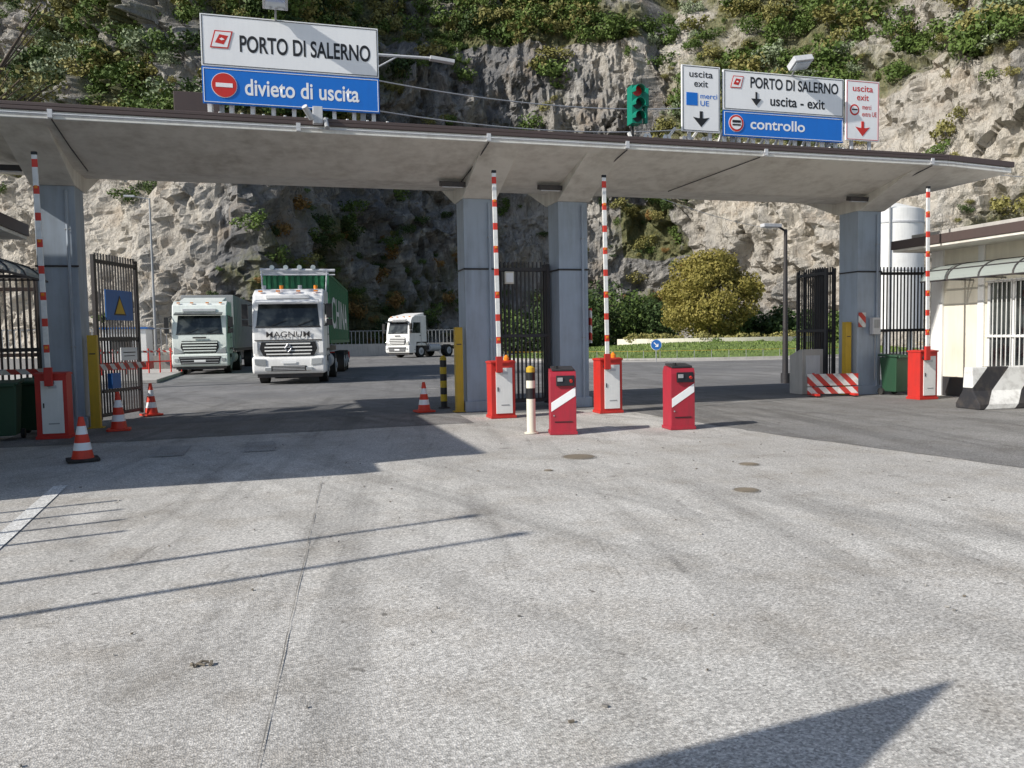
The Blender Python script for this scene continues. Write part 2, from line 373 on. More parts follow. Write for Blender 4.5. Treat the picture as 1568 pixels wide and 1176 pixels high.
m=MB();m.box((10.7,14.75,7.2),(.45,.3,.13),LGREY,(R(-25),R(-10),0));m.box((10.7,14.72,7.12),(.36,.22,.03),LENS,(R(-25),R(-10),0));m.cyl((10.7,14.85,7.2),(10.65,15.08,6.9),.02,GREY,8);m.obj('floodlight',parent=e)
def smallsign(name,x0,x1,zb,zt,col,sq):
    e=empty(name);m=MB();y=14.98
    m.bb(x0,x1,y,y+.04,zb,zt,SIGNW)
    t=.012
    for a,b,c,d in ((x0+.02,x1-.02,zb+.02,zb+.02+t),(x0+.02,x1-.02,zt-.02-t,zt-.02),(x0+.02,x0+.02+t,zb+.03+t,zt-.03-t),(x1-.02-t,x1-.02,zb+.03+t,zt-.03-t)):
        m.bb(a,b,y-.005,y,c,d,col)
    cx=(x0+x1)/2
    m.bb(cx-.035,cx+.035,y-.0075,y,zb+.28,zb+.42,col);m.polyY([(cx-.19,zb+.3),(cx,zb+.1),(cx+.19,zb+.3),(cx+.08,zb+.28),(cx-.08,zb+.28)],y-.006,y,col)
    if sq: m.bb(x0+.1,x0+.36,y-.006,y,zb+.53,zb+.79,SIGNB)
    else: disc(m,x0+.22,zb+.66,y,.12,RED);disc(m,x0+.22,zb+.66,y-.005,.085,SIGNW);m.bb(x0+.15,x0+.29,y-.014,y-.01,zb+.65,zb+.68,BLACK)
    for x in (x0+.2,x1-.2):m.bb(x-.03,x+.03,y+.04,y+.1,5.28,zt-.05,LGREY)
    m.obj('panel',parent=e,bevel=.003)
    text('uscita',x0+.17,x1-.17,zt-.24,zt-.11,y-.004,col,e,'text_uscita',.01)
    text('exit',x0+.28,x1-.28,zt-.43,zt-.30,y-.004,col,e,'text_exit',.01)
    text('merci\nUE' if sq else 'merci\nextra UE',x0+.42,x1-.07,zb+.53,zb+.78,y-.004,SIGNB if sq else col,e,'text_goods',.006)
smallsign('lane_sign',8.05,8.93,5.70,7.04,BLACK,True)
smallsign('lane_sign',12.03,12.9,5.72,7.02,RED,False)
m=MB()
for i in range(9):
    x=7.0+i*.22; m.box((x,15.1,5.45),(.06,.05,.42),WHITE,(R(-10),R(28 if i%2 else -20),0))
m.box((7.9,15.1,5.33),(2.2,.06,.06),WHITE);m.box((7.85,15.3,5.57),(.05,.05,.7),WHITE,(0,R(38),0));m.box((8.4,15.3,5.57),(.05,.05,.7),WHITE,(0,R(38),0))
m.obj('sign_support_frame',bevel=.004)
m=MB();m.bb(-1.95,-1.0,17.9,17.98,5.8,6.7,BROWN);m.bb(-1.9,-1.05,17.88,17.9,6.2,6.25,GREY);m.bb(-1.85,-1.79,17.98,18.04,5.28,6.6,GREY);m.bb(-1.15,-1.09,17.98,18.04,5.28,6.6,GREY);m.obj('back_facing_sign')
e=empty('traffic_light',(7.0,15.0,-.1));m=MB()
m.bb(-.11,.11,-.12,.12,5.87,6.62,TLG);m.cyl((.02,.16,5.38),(.02,.16,6.5),.035,BLACK,10)
for z,mt in ((6.50,REDL),(6.245,BLACK),(5.99,BLACK)):
    m.cyl((0,-.12,z),(0,-.135,z),.095,mt,20)
    for k in range(9):
        t=R(-20+k*27.5);a=(math.cos(t)*.105,-.12,z+math.sin(t)*.105);t2=R(-20+(k+1)*27.5);b=(math.cos(t2)*.105,-.12,z+math.sin(t2)*.105)
        if k<8: m.add([a,b,(b[0],-.3,b[2]-.02),(a[0],-.3,a[2]-.02),(a[0]*1.08,-.12,a[2]+.008),(b[0]*1.08,-.12,b[2]+.008),(b[0]*1.08,-.3,b[2]-.012),(a[0]*1.08,-.3,a[2]-.012)],[(0,1,2,3),(4,7,6,5),(3,2,6,7),(0,4,5,1),(0,3,7,4),(1,5,6,2)],TLG)
so_=m.obj('signal_head',parent=e,bevel=.012)
m=MB();m.bb(.2,.27,-.05,.05,5.9,6.6,TLG);m.box((.23,0,6.4),(.14,.2,.36),TLG,(0,0,R(-20)));m.bb(.0,.2,.0,.04,6.2,6.25,TLG);m.obj('signal_back_head',parent=e,bevel=.01)
m=MB();m.cyl((1.7,16.1,5.25),(1.7,16.1,7.2),.05,LGREY,10);m.cyl((1.7,16.1,7.12),(3.1,16.1,7.14),.03,LGREY,8);m.box((3.3,16.1,7.12),(.5,.14,.07),LGREY,(0,R(5),0));m.cyl((1.7,16.1,6.7),(2.4,16.1,7.12),.018,LGREY,8);m.obj('street_lamp')

# ---------------------------------------------------------------- barriers
def barrier(x,y,armdx=-.1,lamp=True):
    m=MB();wd,dp,h=.46,.36,1.04
    m.bb(-wd/2-.02,wd/2+.02,-.02,dp+.02,0,.05,REDB)
    m.bb(-wd/2,wd/2,0,dp,.05,h,REDB)
    m.bb(-wd/2+.085,wd/2-.055,-.014,0,.09,h-.09,WHITE)
    m.box((-wd/2+.12,-.018,.55),(.018,.012,.08),BLACK);m.box((0.03,-.016,.25),(.16,.006,.02),GREY);m.box((0.03,-.016,.85),(.12,.006,.05),LGREY)
    m.prism([(-.02,h),(dp+.02,h),(dp+.02,h+.03),(dp*.5,h+.05),(-.02,h+.03)],-wd/2-.015,wd/2+.015,REDB)
    m.cyl((armdx,-.02,h-.12),(armdx,-.12,h-.12),.06,BLACK,14)
    m.box((armdx,-.10,h-.02),(.12,.06,.3),REDB)
    if lamp: m.cyl((.12,dp/2,h+.03),(.12,dp/2,h+.1),.055,ORANGE,14);m.cyl((.12,dp/2,h+.1),(.12,dp/2,h+.15),.055,ORANGE,14,r2=.02)
    o=m.obj('parking_barrier',(x,y,.01))
    a=MB();a.box((0,0,1.78),(.08,.035,3.56),ARM);a.box((0,0,3.58),(.085,.05,.05),BLACK)
    for k in range(4): a.box((.0,-.02,.5+k*.85),(.05,.012,.05),ORANGE)
    ao=a.obj('arm',(armdx,-.1,h-.05),parent=o,bevel=.006);ao.rotation_euler=(0,R(-.6),0)
barrier(-3.62,14.5,.0,False);barrier(4.0,14.45);barrier(6.2,14.45,-.12,True);barrier(13.6,14.2,-.14)
def ticket(x,y,rz):
    m=MB();w2=.2
    m.prism([(0,0),(.36,0),(.36,.93),(.30,1.02),(.02,.98),(0,.9)],-w2,w2,CRIM)
    m.bb(-w2-.015,w2+.015,-.015,.375,0,.05,CRIM)
    m.polyY([(-w2+.01,.36),(w2-.01,.6),(w2-.01,.74),(-w2+.01,.5)],-.006,0,SIGNW)
    m.box((.03,-.012,.84),(.28,.03,.16),BLACK,(R(-12),0,0));m.box((-.05,-.035,.86),(.08,.02,.06),GREY);m.cyl((.12,-.02,.84),(.12,-.045,.83),.025,REDB,12)
    m.box((0,.18,1.025),(.34,.3,.03),DARKM,(R(7),0,0));m.cyl((-.1,.1,1.03),(-.1,.1,1.07),.03,BLACK,10)
    m.box((0,-.006,.2),(.28,.01,.015),BLACK);m.cyl((-.15,-.004,.3),(-.15,-.012,.3),.012,GREY,8)
    m.obj('ticket_machine',(x,y,.01),rz)
ticket(4.18,11.62,R(-14));ticket(6.15,11.45,R(-5))
m=MB();m.cyl((0,0,0),(0,0,.55),.07,CREAM,20);m.cyl((0,0,.55),(0,0,.72),.071,BLACK,20);m.cyl((0,0,.72),(0,0,.84),.07,CREAM,20);m.cyl((0,0,.84),(0,0,.97),.071,BLACK,20);m.cyl((0,0,.97),(0,0,1.04),.068,YEL,20);m.cyl((0,0,1.04),(0,0,1.07),.068,YEL,20,r2=.03);m.cyl((0,0,0),(0,0,.02),.11,CREAM,20)
m.obj('bollard',(3.77,12.0,.01))

# ---------------------------------------------------------------- cones
def cone(x,y,h,rz=0):
    m=MB();m.polyZ([(-.19,-.16),(-.16,-.19),(.16,-.19),(.19,-.16),(.19,.16),(.16,.19),(-.16,.19),(-.19,.16)],0,.035,RUBBER if h<.6 else CONEO)
    r=lambda t:.135*(1-t)+.03*t
    bands=[(0,.2,CONEO),(.2,.38,SIGNW),(.38,.58,CONEO),(.58,.78,SIGNW),(.78,1,CONEO)]
    for a,b2,mt in bands:m.cyl((0,0,.035+a*(h-.035)),(0,0,.035+b2*(h-.035)),r(a),mt,24,r2=r(b2))
    m.obj('traffic_cone',(x,y,.014),rz,bevel=.004)
cone(-2.56,11.6,.58,.3);cone(-2.80,15.4,.68,.1);cone(-2.69,18.3,.68,.5);cone(2.82,16.4,.62,.2)

# ---------------------------------------------------------------- gates & fences
def gateleaf(name,p0,p1,z1,n,mat=DARKM,extra=None,rail=True):
    p0=Vector((p0[0],p0[1],0));p1=Vector((p1[0],p1[1],0));L=(p1-p0).length;a=math.atan2(p1.y-p0.y,p1.x-p0.x)
    m=MB()
    for z in (.14,z1*.5,z1-.12):m.box((L/2,0,z),(L,.05,.07),mat)
    for x in (0.03,L-.03):m.box((x,0,z1/2+.03),(.07,.07,z1-.06),mat)
    for i in range(n):
        x=.1+(L-.2)*i/(n-1);m.box((x,0,z1/2+.08),(.028,.028,z1-.08),mat)
    if extra:extra(m,L,z1)
    return m.obj(name,(p0.x,p0.y,.01),a,bevel=.003,seg=1)
def ex1(m,L,z1):
    m.box((L*.5,-.05,2.3),(.95,.02,.6),BLUE)
    m.polyY([(L*.5-.22,2.1),(L*.5+.22,2.1),(L*.5,2.5)],-.066,-.061,DARKM);m.polyY([(L*.5-.17,2.13),(L*.5+.17,2.13),(L*.5,2.44)],-.07,-.0661,YEL)
    m.box((L*.68,-.05,1.32),(.6,.02,.26),SIGNW);m.box((L*.5,-.06,1.08),(L*1.15,.02,.12),CHEV)
    m.box((L*.68,-.062,1.35),(.45,.004,.02),BLACK);m.box((L*.68,-.062,1.28),(.4,.004,.015),BLACK)
    m.box((L*.55,.0,.6),(L*.9,.06,.06),DARKM);m.box((L*.3,-.06,.8),(.3,.1,.3),BLUE)
gateleaf('steel_gate',(-3.42,16.95),(-2.88,18.4),3.25,15,extra=ex1)
gateleaf('steel_gate',(4.38,16.55),(5.66,16.55),3.1,13)
gateleaf('steel_gate',(4.4,16.75),(5.64,16.75),3.1,12)
gateleaf('steel_gate',(13.32,16.95),(13.42,18.3),3.1,13)
gateleaf('steel_gate',(13.1,16.95),(13.18,18.25),3.1,12)
gateleaf('steel_fence',(13.98,16.5),(16.6,16.3),3.05,26)
gateleaf('steel_fence',(-6.6,16.4),(-4.2,16.5),2.9,24,extra=lambda m,L,z:m.box((L*.6,-.05,1.05),(L*.8,.02,.1),CHEV))
gateleaf('steel_fence',(-6.6,16.9),(-4.2,17.0),2.7,22,mat=BROWN)
m=MB();m.box((0,0,0),(.2,.1,.26),CREAM);m.box((0,-.055,0),(.16,.01,.2),SIGNW);m.obj('junction_box',(4.72,16.45,2.8))
def guard(x,y,h):
    m=MB();m.box((0,0,h/2),(.16,.14,h),YEL);m.box((0,0,.01),(.26,.22,.02),YEL);m.box((0,-.075,h*.8),(.1,.008,.02),DARKM);m.obj('yellow_guard_post',(x,y,.006),bevel=.02)
guard(3.52,16.15,1.75);guard(-3.3,16.1,1.7);guard(13.12,16.25,1.75)
m=MB();m.cyl((0,0,0),(0,0,1.1),.075,YB,18);m.cyl((0,0,1.1),(0,0,1.15),.075,YEL,18,r2=.03);m.cyl((0,0,0),(0,0,.02),.13,DARKM,18);m.obj('bollard',(3.4,17.2,.006))
m=MB();m.box((0,0,0),(.03,.3,.75),CHEV);m.box((.02,0,0),(.012,.2,.6),GREY);m.obj('hazard_plate',(6.44,16.2,1.75))
m=MB();m.box((0,0,0),(.2,.02,.35),CHEV);m.box((0,.012,0),(.15,.01,.3),GREY);m.obj('hazard_plate',(13.35,16.0,1.8))
m=MB();m.box((0,0,0),(.22,.12,.4),LGREY);m.box((0,-.065,.05),(.16,.01,.2),GREY);m.cyl((0,0,-.2),(0,0,-1.3),.015,GREY,8);m.obj('meter_box',(13.7,15.97,1.65))
m=MB();m.box((.6,0,.4),(1.2,.05,.28),CHEV);m.box((.6,0,.15),(1.2,.045,.16),CHEV)
for x in (.15,1.05):m.box((x,0,.06),(.1,.5,.05),RED);m.box((x,.035,.3),(.06,.03,.52),RED)
m.obj('road_works_barrier',(11.8,15.95,.008),R(-14))
m=MB();m.prism([(0,0),(.5,0),(.5,.95),(.1,1.1),(0,1.1)],-.35,.25,CONC);m.box((-.05,-.01,.7),(.4,.02,.5),LGREY);m.obj('concrete_plinth',(12.55,16.7,.006),bevel=.02)
m=MB();m.prism([(-.3,0),(.3,0),(.3,.1),(.13,.35),(.1,.8),(-.1,.8),(-.13,.35),(-.3,.1)],0,2.2,JB);m.obj('concrete_barrier_block',(12.6,12.2,.01),R(-4),bevel=.02)
def bin_(x,y,mat,rz=0):
    m=MB();s=[(-.22,-.25),(.22,-.25),(.22,.25),(-.22,.25)];b=[(p[0]*.8,p[1]*.8) for p in s]
    vs=[(p[0],p[1],.08) for p in b]+[(p[0],p[1],.9) for p in s];m.add(vs,[(0,1,5,4),(1,2,6,5),(2,3,7,6),(3,0,4,7),(3,2,1,0),(4,5,6,7)],mat)
    m.box((0,0,.93),(.5,.56,.05),mat,(R(3),0,0));m.box((0,-.3,.9),(.4,.05,.06),mat);m.cyl((-.24,.2,.08),(-.18,.2,.08),.08,RUBBER,14);m.cyl((.18,.2,.08),(.24,.2,.08),.08,RUBBER,14)
    m.obj('wheelie_bin',(x,y,.01),rz,bevel=.02)
bin_(13.95,15.6,BING,.1);bin_(-4.15,15.5,BING,-.2);bin_(-4.35,14.7,BING,.1)

# ---------------------------------------------------------------- guard houses
def house(name,sx,cx,tall,aw):
    e=empty(name);f=lambda x:cx+sx*x
    m=MB();y0,y1=3.0,15.3
    if tall:y0=8.4
    m.bb(f(0),f(6),y0,y1,0,3.4,CREAM);m.bb(f(-.02),f(0),y0,y1,0,.45,DARKM)
    m.bb(f(-.06),f(.3),y1-.28,y1+.06,0,3.4,WHITE);m.bb(f(-.05),f(0),13.9,14.06,0,3.4,WHITE)
    m.obj('walls',parent=e,bevel=.01)
    m=MB();m.bb(f(-.9),f(6.4),y0-.4,y1+.35,3.36,3.42,SOFF);m.bb(f(-.93),f(6.4),y0-.42,y1+.38,3.42,3.62,BROWN);m.bb(f(-.6),f(6.2),y0-.2,y1+.1,3.62,3.74,CONC)
    if tall: m.bb(f(0.02),f(6),8.4,15.2,3.78,5.15,CREAM);m.bb(f(-.02),f(6.1),8.3,15.3,5.15,5.3,BROWN)  # unseen upper block, added and sized to throw the entry lane shadow
    m.obj('roof',parent=e,bevel=.01)
    m=MB()
    for (a,b2,z0,z1) in ((12.55,13.75,.2,2.55),(10.4,12.1,1.0,2.5),(7.2,9.6,1.0,2.5)):
        if a<y0:continue
        m.bb(f(-.03),f(.02),a,b2,z0,z1,GLASS)
        for y in (a,(a+b2)/2,b2):m.bb(f(-.07),f(-.03),y-.03,y+.03,z0,z1,WHITE)
        for z in (z0,(z0+z1)/2,z1):m.bb(f(-.068),f(-.03),a,b2,z-.03,z+.03,WHITE)
        k=int((b2-a)/.11)
        for i in range(k):m.bb(f(-.12),f(-.1),a+.05+i*.11,a+.065+i*.11,z0-.05,z1+.05,WHITE)
        for z in (z0,z0+(z1-z0)/2,z1):m.bb(f(-.13),f(-.12),a-.03,b2+.03,z-.015,z+.015,WHITE)
    m.obj('windows',parent=e,bevel=.003,seg=1)
    m=MB();prof=[]
    for k in range(8):
        t=R(90*k/7);prof.append((-.05-aw*math.sin(t),2.62+.38*math.cos(t)))
    ya,yb=(y0 if tall else 6),14.95+(.4 if tall else 0)
    for k in range(7):
        a,b2=prof[k],prof[k+1]
        m.add([(f(a[0]),ya,a[1]),(f(b2[0]),ya,b2[1]),(f(b2[0]),yb,b2[1]),(f(a[0]),yb,a[1])],[(0,1,2,3)],PLEX,True)
    y=ya
    while y<=yb+.01:
        m.tube([(f(p[0]),y,p[1]) for p in prof],.022,DARKM);m.tube([(f(-.02),y,2.62),(f(-.05-aw),y,2.62)],.016,DARKM);y+=.82
    for p in (prof[0],prof[4],prof[-1]):m.tube([(f(p[0]),ya,p[1]),(f(p[0]),yb,p[1])],.02,DARKM)
    m.obj('awning',parent=e,bevel=0)
house('guard_house',1,14.8,False,.7);house('guard_house',-1,-5.05,True,1.2)

# ---------------------------------------------------------------- trucks
def wheel(m,x,y,r=.5,w=.3):
    m.cyl((x-w/2,y,r),(x+w/2,y,r),r,RUBBER,28);s=1 if x>0 else -1
    m.cyl((x+s*w/2,y,r),(x+s*(w/2+.01),y,r),r*.58,LGREY,20);m.cyl((x+s*(w/2+.01),y,r),(x+s*(w/2+.06),y,r),r*.25,GREY,12)
def cab(m,sh,kind,body):
    H={'magnum':3.38,'stralis':3.5,'premium':3.35}[kind];W=1.23
    gz0,gz1=(2.05,2.82) if kind=='magnum' else (1.95,2.8)
    zf=.95
    pr_=[(.10,zf),(.02,1.3),(.04,gz0-.05),(.22,gz1+.05),(.34,H-.2),(.75,H),(2.1,H),(2.15,zf)]
    sh.loft(pr_,-W,pr_,W,body)
    def fy(z):
        return .04+(z-(gz0-.05))/((gz1+.05)-(gz0-.05))*.18
    def quadp(x0,x1,za,zb,dy,mat,x0t=None,x1t=None,y=None):
        x0t=x0 if x0t is None else x0t;x1t=x1 if x1t is None else x1t
        A=fy(za) if y is None else y;B=fy(zb) if y is None else y
        m.add([(x0,A-dy,za),(x1,A-dy,za),(x1t,B-dy,zb),(x0t,B-dy,zb),(x0,A+.02,za),(x1,A+.02,za),(x1t,B+.02,zb),(x0t,B+.02,zb)],[(0,1,2,3),(7,6,5,4),(0,4,5,1),(1,5,6,2),(2,6,7,3),(3,7,4,0)],mat)
    gw=1.08 if kind=='magnum' else 1.03
    quadp(-gw,gw,gz0,gz1,.012,GLASS,-gw+.07,gw-.07)
    quadp(-gw-.02,gw+.02,gz0-.05,gz0-.005,.02,BLACK)
    for x in (-.55,.35):m.cyl((x,fy(gz0)-.03,gz0+.02),(x+.5,fy(gz0+.2)-.03,gz0+.2),.012,BLACK,6)
    m.box((0,-.02,gz1+.08),(2.15,.34,.05),GLASS if kind!='magnum' else WHITE,(R(18),0,0))
    m.box((0,.24,gz1+.26),(1.5,.06,.12),LGREY if kind!='magnum' else body)
    for x in (-.95,-.35,.35,.95):m.box((x,.4,H-.09),(.14,.1,.05),ORANGE)
    for s in (-1,1):
        m.add([(s*(W+.006),.38,gz0),(s*(W+.006),1.35,gz0),(s*(W+.006),1.35,gz1),(s*(W+.006),.52,gz1)],[(0,1,2,3)],GLASS)
        m.box((s*(W+.005),1.42,1.9),(.012,.02,1.8),DARKM);m.box((s*(W+.03),1.3,1.75),(.03,.14,.04),BLACK)
        m.box((s*(W+.2),-.02,gz0+.52),(.2,.14,.5),BLACK);m.box((s*(W+.2),-.02,gz0+.12),(.2,.14,.22),BLACK)
        m.cyl((s*W,.25,gz1),(s*(W+.2),0,gz0+.7),.018,BLACK,8);m.cyl((s*W,.2,gz0),(s*(W+.2),0,gz0+.05),.018,BLACK,8)
        m.bb(s*.95,s*1.24,.3,.75,.42,1.0,body);m.bb(s*1.0,s*1.245,.35,.7,.62,.66,DARKM)
        m.bb(s*.95,s*1.2,.7,2.1,1.0,1.12,DARKM)
    bp=[(-.02,.42),(-.07,.55),(-.06,.95),(.02,1.0),(.6,1.0),(.6,.38),(.05,.38)]
    sh.loft(bp,-1.25,bp,1.25,body)
    m.bb(-1.1,1.1,.1,.6,.25,.38,DARKM)
    if kind=='magnum':
        m.polyY([(-.86,1.02),(.86,1.02),(.98,1.26),(.92,1.5),(-.92,1.5),(-.98,1.26)],-.02,.1,BLACK)
        for k in range(4):m.box((0,-.035,1.07+k*.12),(1.66-.1*abs(k-1.5),.05,.045),WHITE)
        for s in (-1,1):
            m.polyY([(s*.76,.68),(s*1.14,.72),(s*1.16,.92),(s*.78,.9)],-.1,-.04,LENS);m.box((s*.7,-.09,.55),(.22,.05,.1),LENS)
            m.box((s*1.12,-.01,1.3),(.14,.05,.4),body)
        for k in range(4):
            t=[(0,.15),(.11,0),(0,-.15),(-.11,0)];a=t[k];b2=t[(k+1)%4];m.cyl((a[0],-.08,1.28+a[1]),(b2[0],-.08,1.28+b2[1]),.025,CHROME,8)
        m.bb(-.6,.6,-.095,-.06,.48,.66,BLACK);m.bb(-.26,.26,-.105,-.095,.74,.84,SIGNW)
        for k in range(3):m.box((0,-.1,.52+k*.05),(1.1,.02,.015),LGREY)
        m.box((0,.0,1.56),(2.3,.05,.03),DARKM)
    else:
        m.polyY([(-.72,1.04),(.72,1.04),(.86,1.3),(.8,1.6),(-.8,1.6),(-.86,1.3)],-.012,.1,BLACK)
        for k in range(4):m.box((0,-.03,1.12+k*.135),(1.45+.05*k,.05,.06),body)
        m.polyY([(-.85,.5),(.85,.5),(.95,.86),(-.95,.86)],-.085,-.05,BLACK)
        for k in range(3):m.box((0,-.09,.56+k*.12),(1.65+.06*k,.03,.035),GREY)
        for s in (-1,1):
            m.polyY([(s*.72,1.02),(s*1.18,1.0),(s*1.16,1.32),(s*1.05,1.26),(s*.84,1.12)],-.04,.05,LENS)
            m.box((s*1.05,-.08,.7),(.17,.04,.14),LENS)
        m.bb(-.26,.26,-.11,-.1,.6,.7,SIGNW);m.box((0,-.02,1.75),(.6,.03,.07),DARKM)
        sh.prism([(.6,H-.05),(.95,H+.04),(2.1,H+.24),(2.12,H-.05)],-1.0,1.0,body)
    m.bb(-1.05,1.05,.6,6.0,.6,.9,DARKM)
    for s in (-1,1):
        wheel(m,s*1.05,1.45);wheel(m,s*.98,5.0,.5,.5)
        m.prism([(.85,.95),(.95,1.12),(1.45,1.2),(1.95,1.12),(2.1,.95),(2.1,1.25),(.85,1.25)],s*.92,s*1.24,DARKM)
        m.cyl((s*.95,2.6,.75),(s*.95,3.9,.75),.3,LGREY,18)
def truck(name,kind,body,loc,rz,load):
    e=empty(name,loc,rz);m=MB();sh=MB();cab(m,sh,kind,body);m.obj('cab_fittings',parent=e,bevel=.02,seg=2)
    o=sh.obj('cab_shell',parent=e,bevel=.11 if kind=='magnum' else .16,seg=5)
    for p in o.data.polygons:p.use_smooth=True
    wn=o.modifiers.new('wn','WEIGHTED_NORMAL');wn.keep_sharp=False
    if load=='container':
        m=MB();m.bb(-.5,.5,2.6,15,1.0,1.25,DARKM);y0,y1,z0,z1=2.75,14.9,1.4,4.15
        m.bb(-1.15,1.15,y0+.06,y1-.05,z0+.02,z1-.03,GREEN)
        for s in (-1,1):
            for yy in (y0+.06,y1-.06):m.bb(s*1.10,s*1.22,yy-.06,yy+.06,z0,z1,GREEN)
            m.bb(s*1.14,s*1.22,y0,y1,z0,z0+.14,GREEN);m.bb(s*1.14,s*1.22,y0,y1,z1-.1,z1,GREEN)
            y=y0+.2
            while y<y1-.2:
                m.bb(s*1.15,s*1.195,y,y+.13,z0+.14,z1-.1,GREEN);y+=.26
        x=-1.0
        while x<1.05:m.bb(x-.06,x+.06,y0+.01,y0+.06,z0+.14,z1-.1,GREEN);x+=.22
        m.bb(-1.22,1.22,y0-.005,y0+.1,z1-.1,z1+.03,LGREY);m.bb(-1.22,1.22,y0,y0+.1,z0,z0+.14,GREEN)
        for x in (-1.12,1.12): m.bb(x-.1,x+.1,y0-.02,y0+.15,z1-.02,z1+.08,LGREY)
        for yy in (10.5,11.8,13.1):
            for s in (-1,1):wheel(m,s*1.0,yy,.5,.45)
        m.bb(-1.2,1.2,15.0,15.1,.5,.9,RED)
        m.obj('container_trailer',parent=e,bevel=.006,seg=1)
        Mx=Matrix.Translation((1.205,0,0))@Matrix.Rotation(R(90),4,'Z')
        text('CHINA',4.0,13.6,2.0,3.3,-.0,SIGNW,e,'lettering',.012,Mx)
        text('MAGNUM',-.74,.74,1.66,1.86,-.02,DARKM,e,'badge',.006)
        m=MB()
        for i,x in enumerate((-.9,-.3,.35,.9)):m.cyl((x,.9,3.36),(x,.9,3.52),.07,ORANGE if i in(1,3) else LGREY,12)
        m.cyl((-1.15,2.1,3.3),(-1.2,2.3,4.2),.03,LGREY,8);m.cyl((1.15,2.1,3.3),(1.2,2.3,4.2),.03,LGREY,8);m.cyl((-1.25,2.3,4.2),(1.5,2.3,4.16),.06,LGREY,8);m.cyl((-1.25,2.3,4.02),(1.5,2.3,4.0),.03,LGREY,8)
        for x in (-.8,-.3,.2,.7):m.cyl((x,2.2,4.28),(x,2.35,4.28),.09,LENS,12)
        m.obj('roof_bar',parent=e,bevel=.004)
    elif load=='trailer':
        m=MB();m.bb(-1.25,1.25,2.7,15.5,1.2,3.9,GREY)
        for s in (-1,1):
            y=3.0
            while y<15.3:m.bb(s*1.25,s*1.275,y,y+.06,1.25,3.85,GREY);y+=.62
            for yy in (11,12.3,13.6):wheel(m,s*1.0,yy,.5,.45)
            m.bb(s*1.2,s*1.26,2.7,15.5,1.05,1.2,DARKM)
        m.obj('trailer',parent=e,bevel=.02)
truck('container_truck','magnum',paint('truck_white',(.86,.86,.85),.3,dirt=.25),(.25,29.0,0),R(-8),'container')
truck('semi_truck','stralis',paint('truck_pale',(.80,.85,.81),.3,dirt=.25),(-3.7,40.4,0),R(-4),'trailer')
truck('tractor_truck','premium',WHITE,(8.9,63.4,0),R(-50),None)

# ---------------------------------------------------------------- foliage
def leafmat(name,c1,c2,c3,trans=False):
    m,nt,b=newmat(name);g=nn(nt,'ShaderNodeNewGeometry');cr=nn(nt,'ShaderNodeValToRGB')
    oi=nn(nt,'ShaderNodeObjectInfo')
    nt.links.new(mth(nt,'ADD',mth(nt,'MULTIPLY',g.outputs['Random Per Island'],.6),mth(nt,'MULTIPLY',oi.outputs['Random'],.4)),cr.inputs[0])
    cr.color_ramp.elements[0].color=(*c1,1);cr.color_ramp.elements[1].color=(*c3,1);x=cr.color_ramp.elements.new(.5);x.color=(*c2,1)
    nt.links.new(cr.outputs[0],b.inputs['Base Color']);b.inputs['Roughness'].default_value=.65;b.inputs['Specular IOR Level'].default_value=.25
    if trans:
        t=nn(nt,'ShaderNodeBsdfTranslucent');nt.links.new(cr.outputs[0],t.inputs[0]);mx=nn(nt,'ShaderNodeMixShader');mx.inputs[0].default_value=.3
        out=nt.nodes['Material Output'];nt.links.new(b.outputs[0],mx.inputs[1]);nt.links.new(t.outputs[0],mx.inputs[2]);nt.links.new(mx.outputs[0],out.inputs[0])
    return m
LM={'green':leafmat('leaf_green',(.05,.085,.02),(.10,.155,.035),(.18,.24,.07)),
'dark':leafmat('leaf_dark',(.025,.045,.015),(.05,.085,.025),(.09,.13,.04)),
'olive':leafmat('leaf_olive',(.13,.13,.04),(.22,.21,.07),(.34,.30,.11)),
'rust':leafmat('leaf_rust',(.15,.09,.03),(.26,.15,.05),(.36,.24,.09)),
'yg':leafmat('leaf_yellow_green',(.13,.12,.035),(.27,.24,.06),(.45,.38,.12),True),
'grass':leafmat('leaf_grass',(.10,.15,.035),(.17,.23,.065),(.26,.31,.11)),
'sage':leafmat('leaf_sage',(.13,.17,.09),(.22,.27,.16),(.32,.36,.24))}
def rdir(rng):
    while True:
        v=Vector((rng.uniform(-1,1),rng.uniform(-1,1),rng.uniform(-1,1)))
        if .05<v.length<1:return v.normalized()
def leaves(name,lobes,n,size,mat,rng,link=True,inner=.35,zmin=None):
    vs=[];fs=[];tot=sum(l[1]**2 for l in lobes)
    for (c,r,sq) in lobes:
        k=int(n*r*r/tot)
        for _ in range(k):
            d=rdir(rng);rad=r*(1-inner*rng.random()**2)*(1+.3*noise.noise(d*2.3+Vector(c)))
            p=Vector(c)+Vector((d.x*rad,d.y*rad,d.z*rad*sq))
            if zmin is not None and p.z<zmin:continue
            nrm=(d+rdir(rng)*.9).normalized();t=nrm.cross(rdir(rng)).normalized();b2=nrm.cross(t)
            s=size*rng.uniform(.55,1.3);o=len(vs)
            vs+=[p-t*s*.5,p+b2*s*.3+t*s*.05,p+t*s*.55,p-b2*s*.3];fs.append((o,o+1,o+2,o+3))
    me=bpy.data.meshes.new(name);me.from_pydata([tuple(v) for v in vs],[],fs);me.materials.append(mat)
    if not link:return me
    o=bpy.data.objects.new(name,me);COL.objects.link(o);return o
BARK=paint('bark',(.10,.075,.055),.9,dirt=.5,scale=4,bmp=.5)
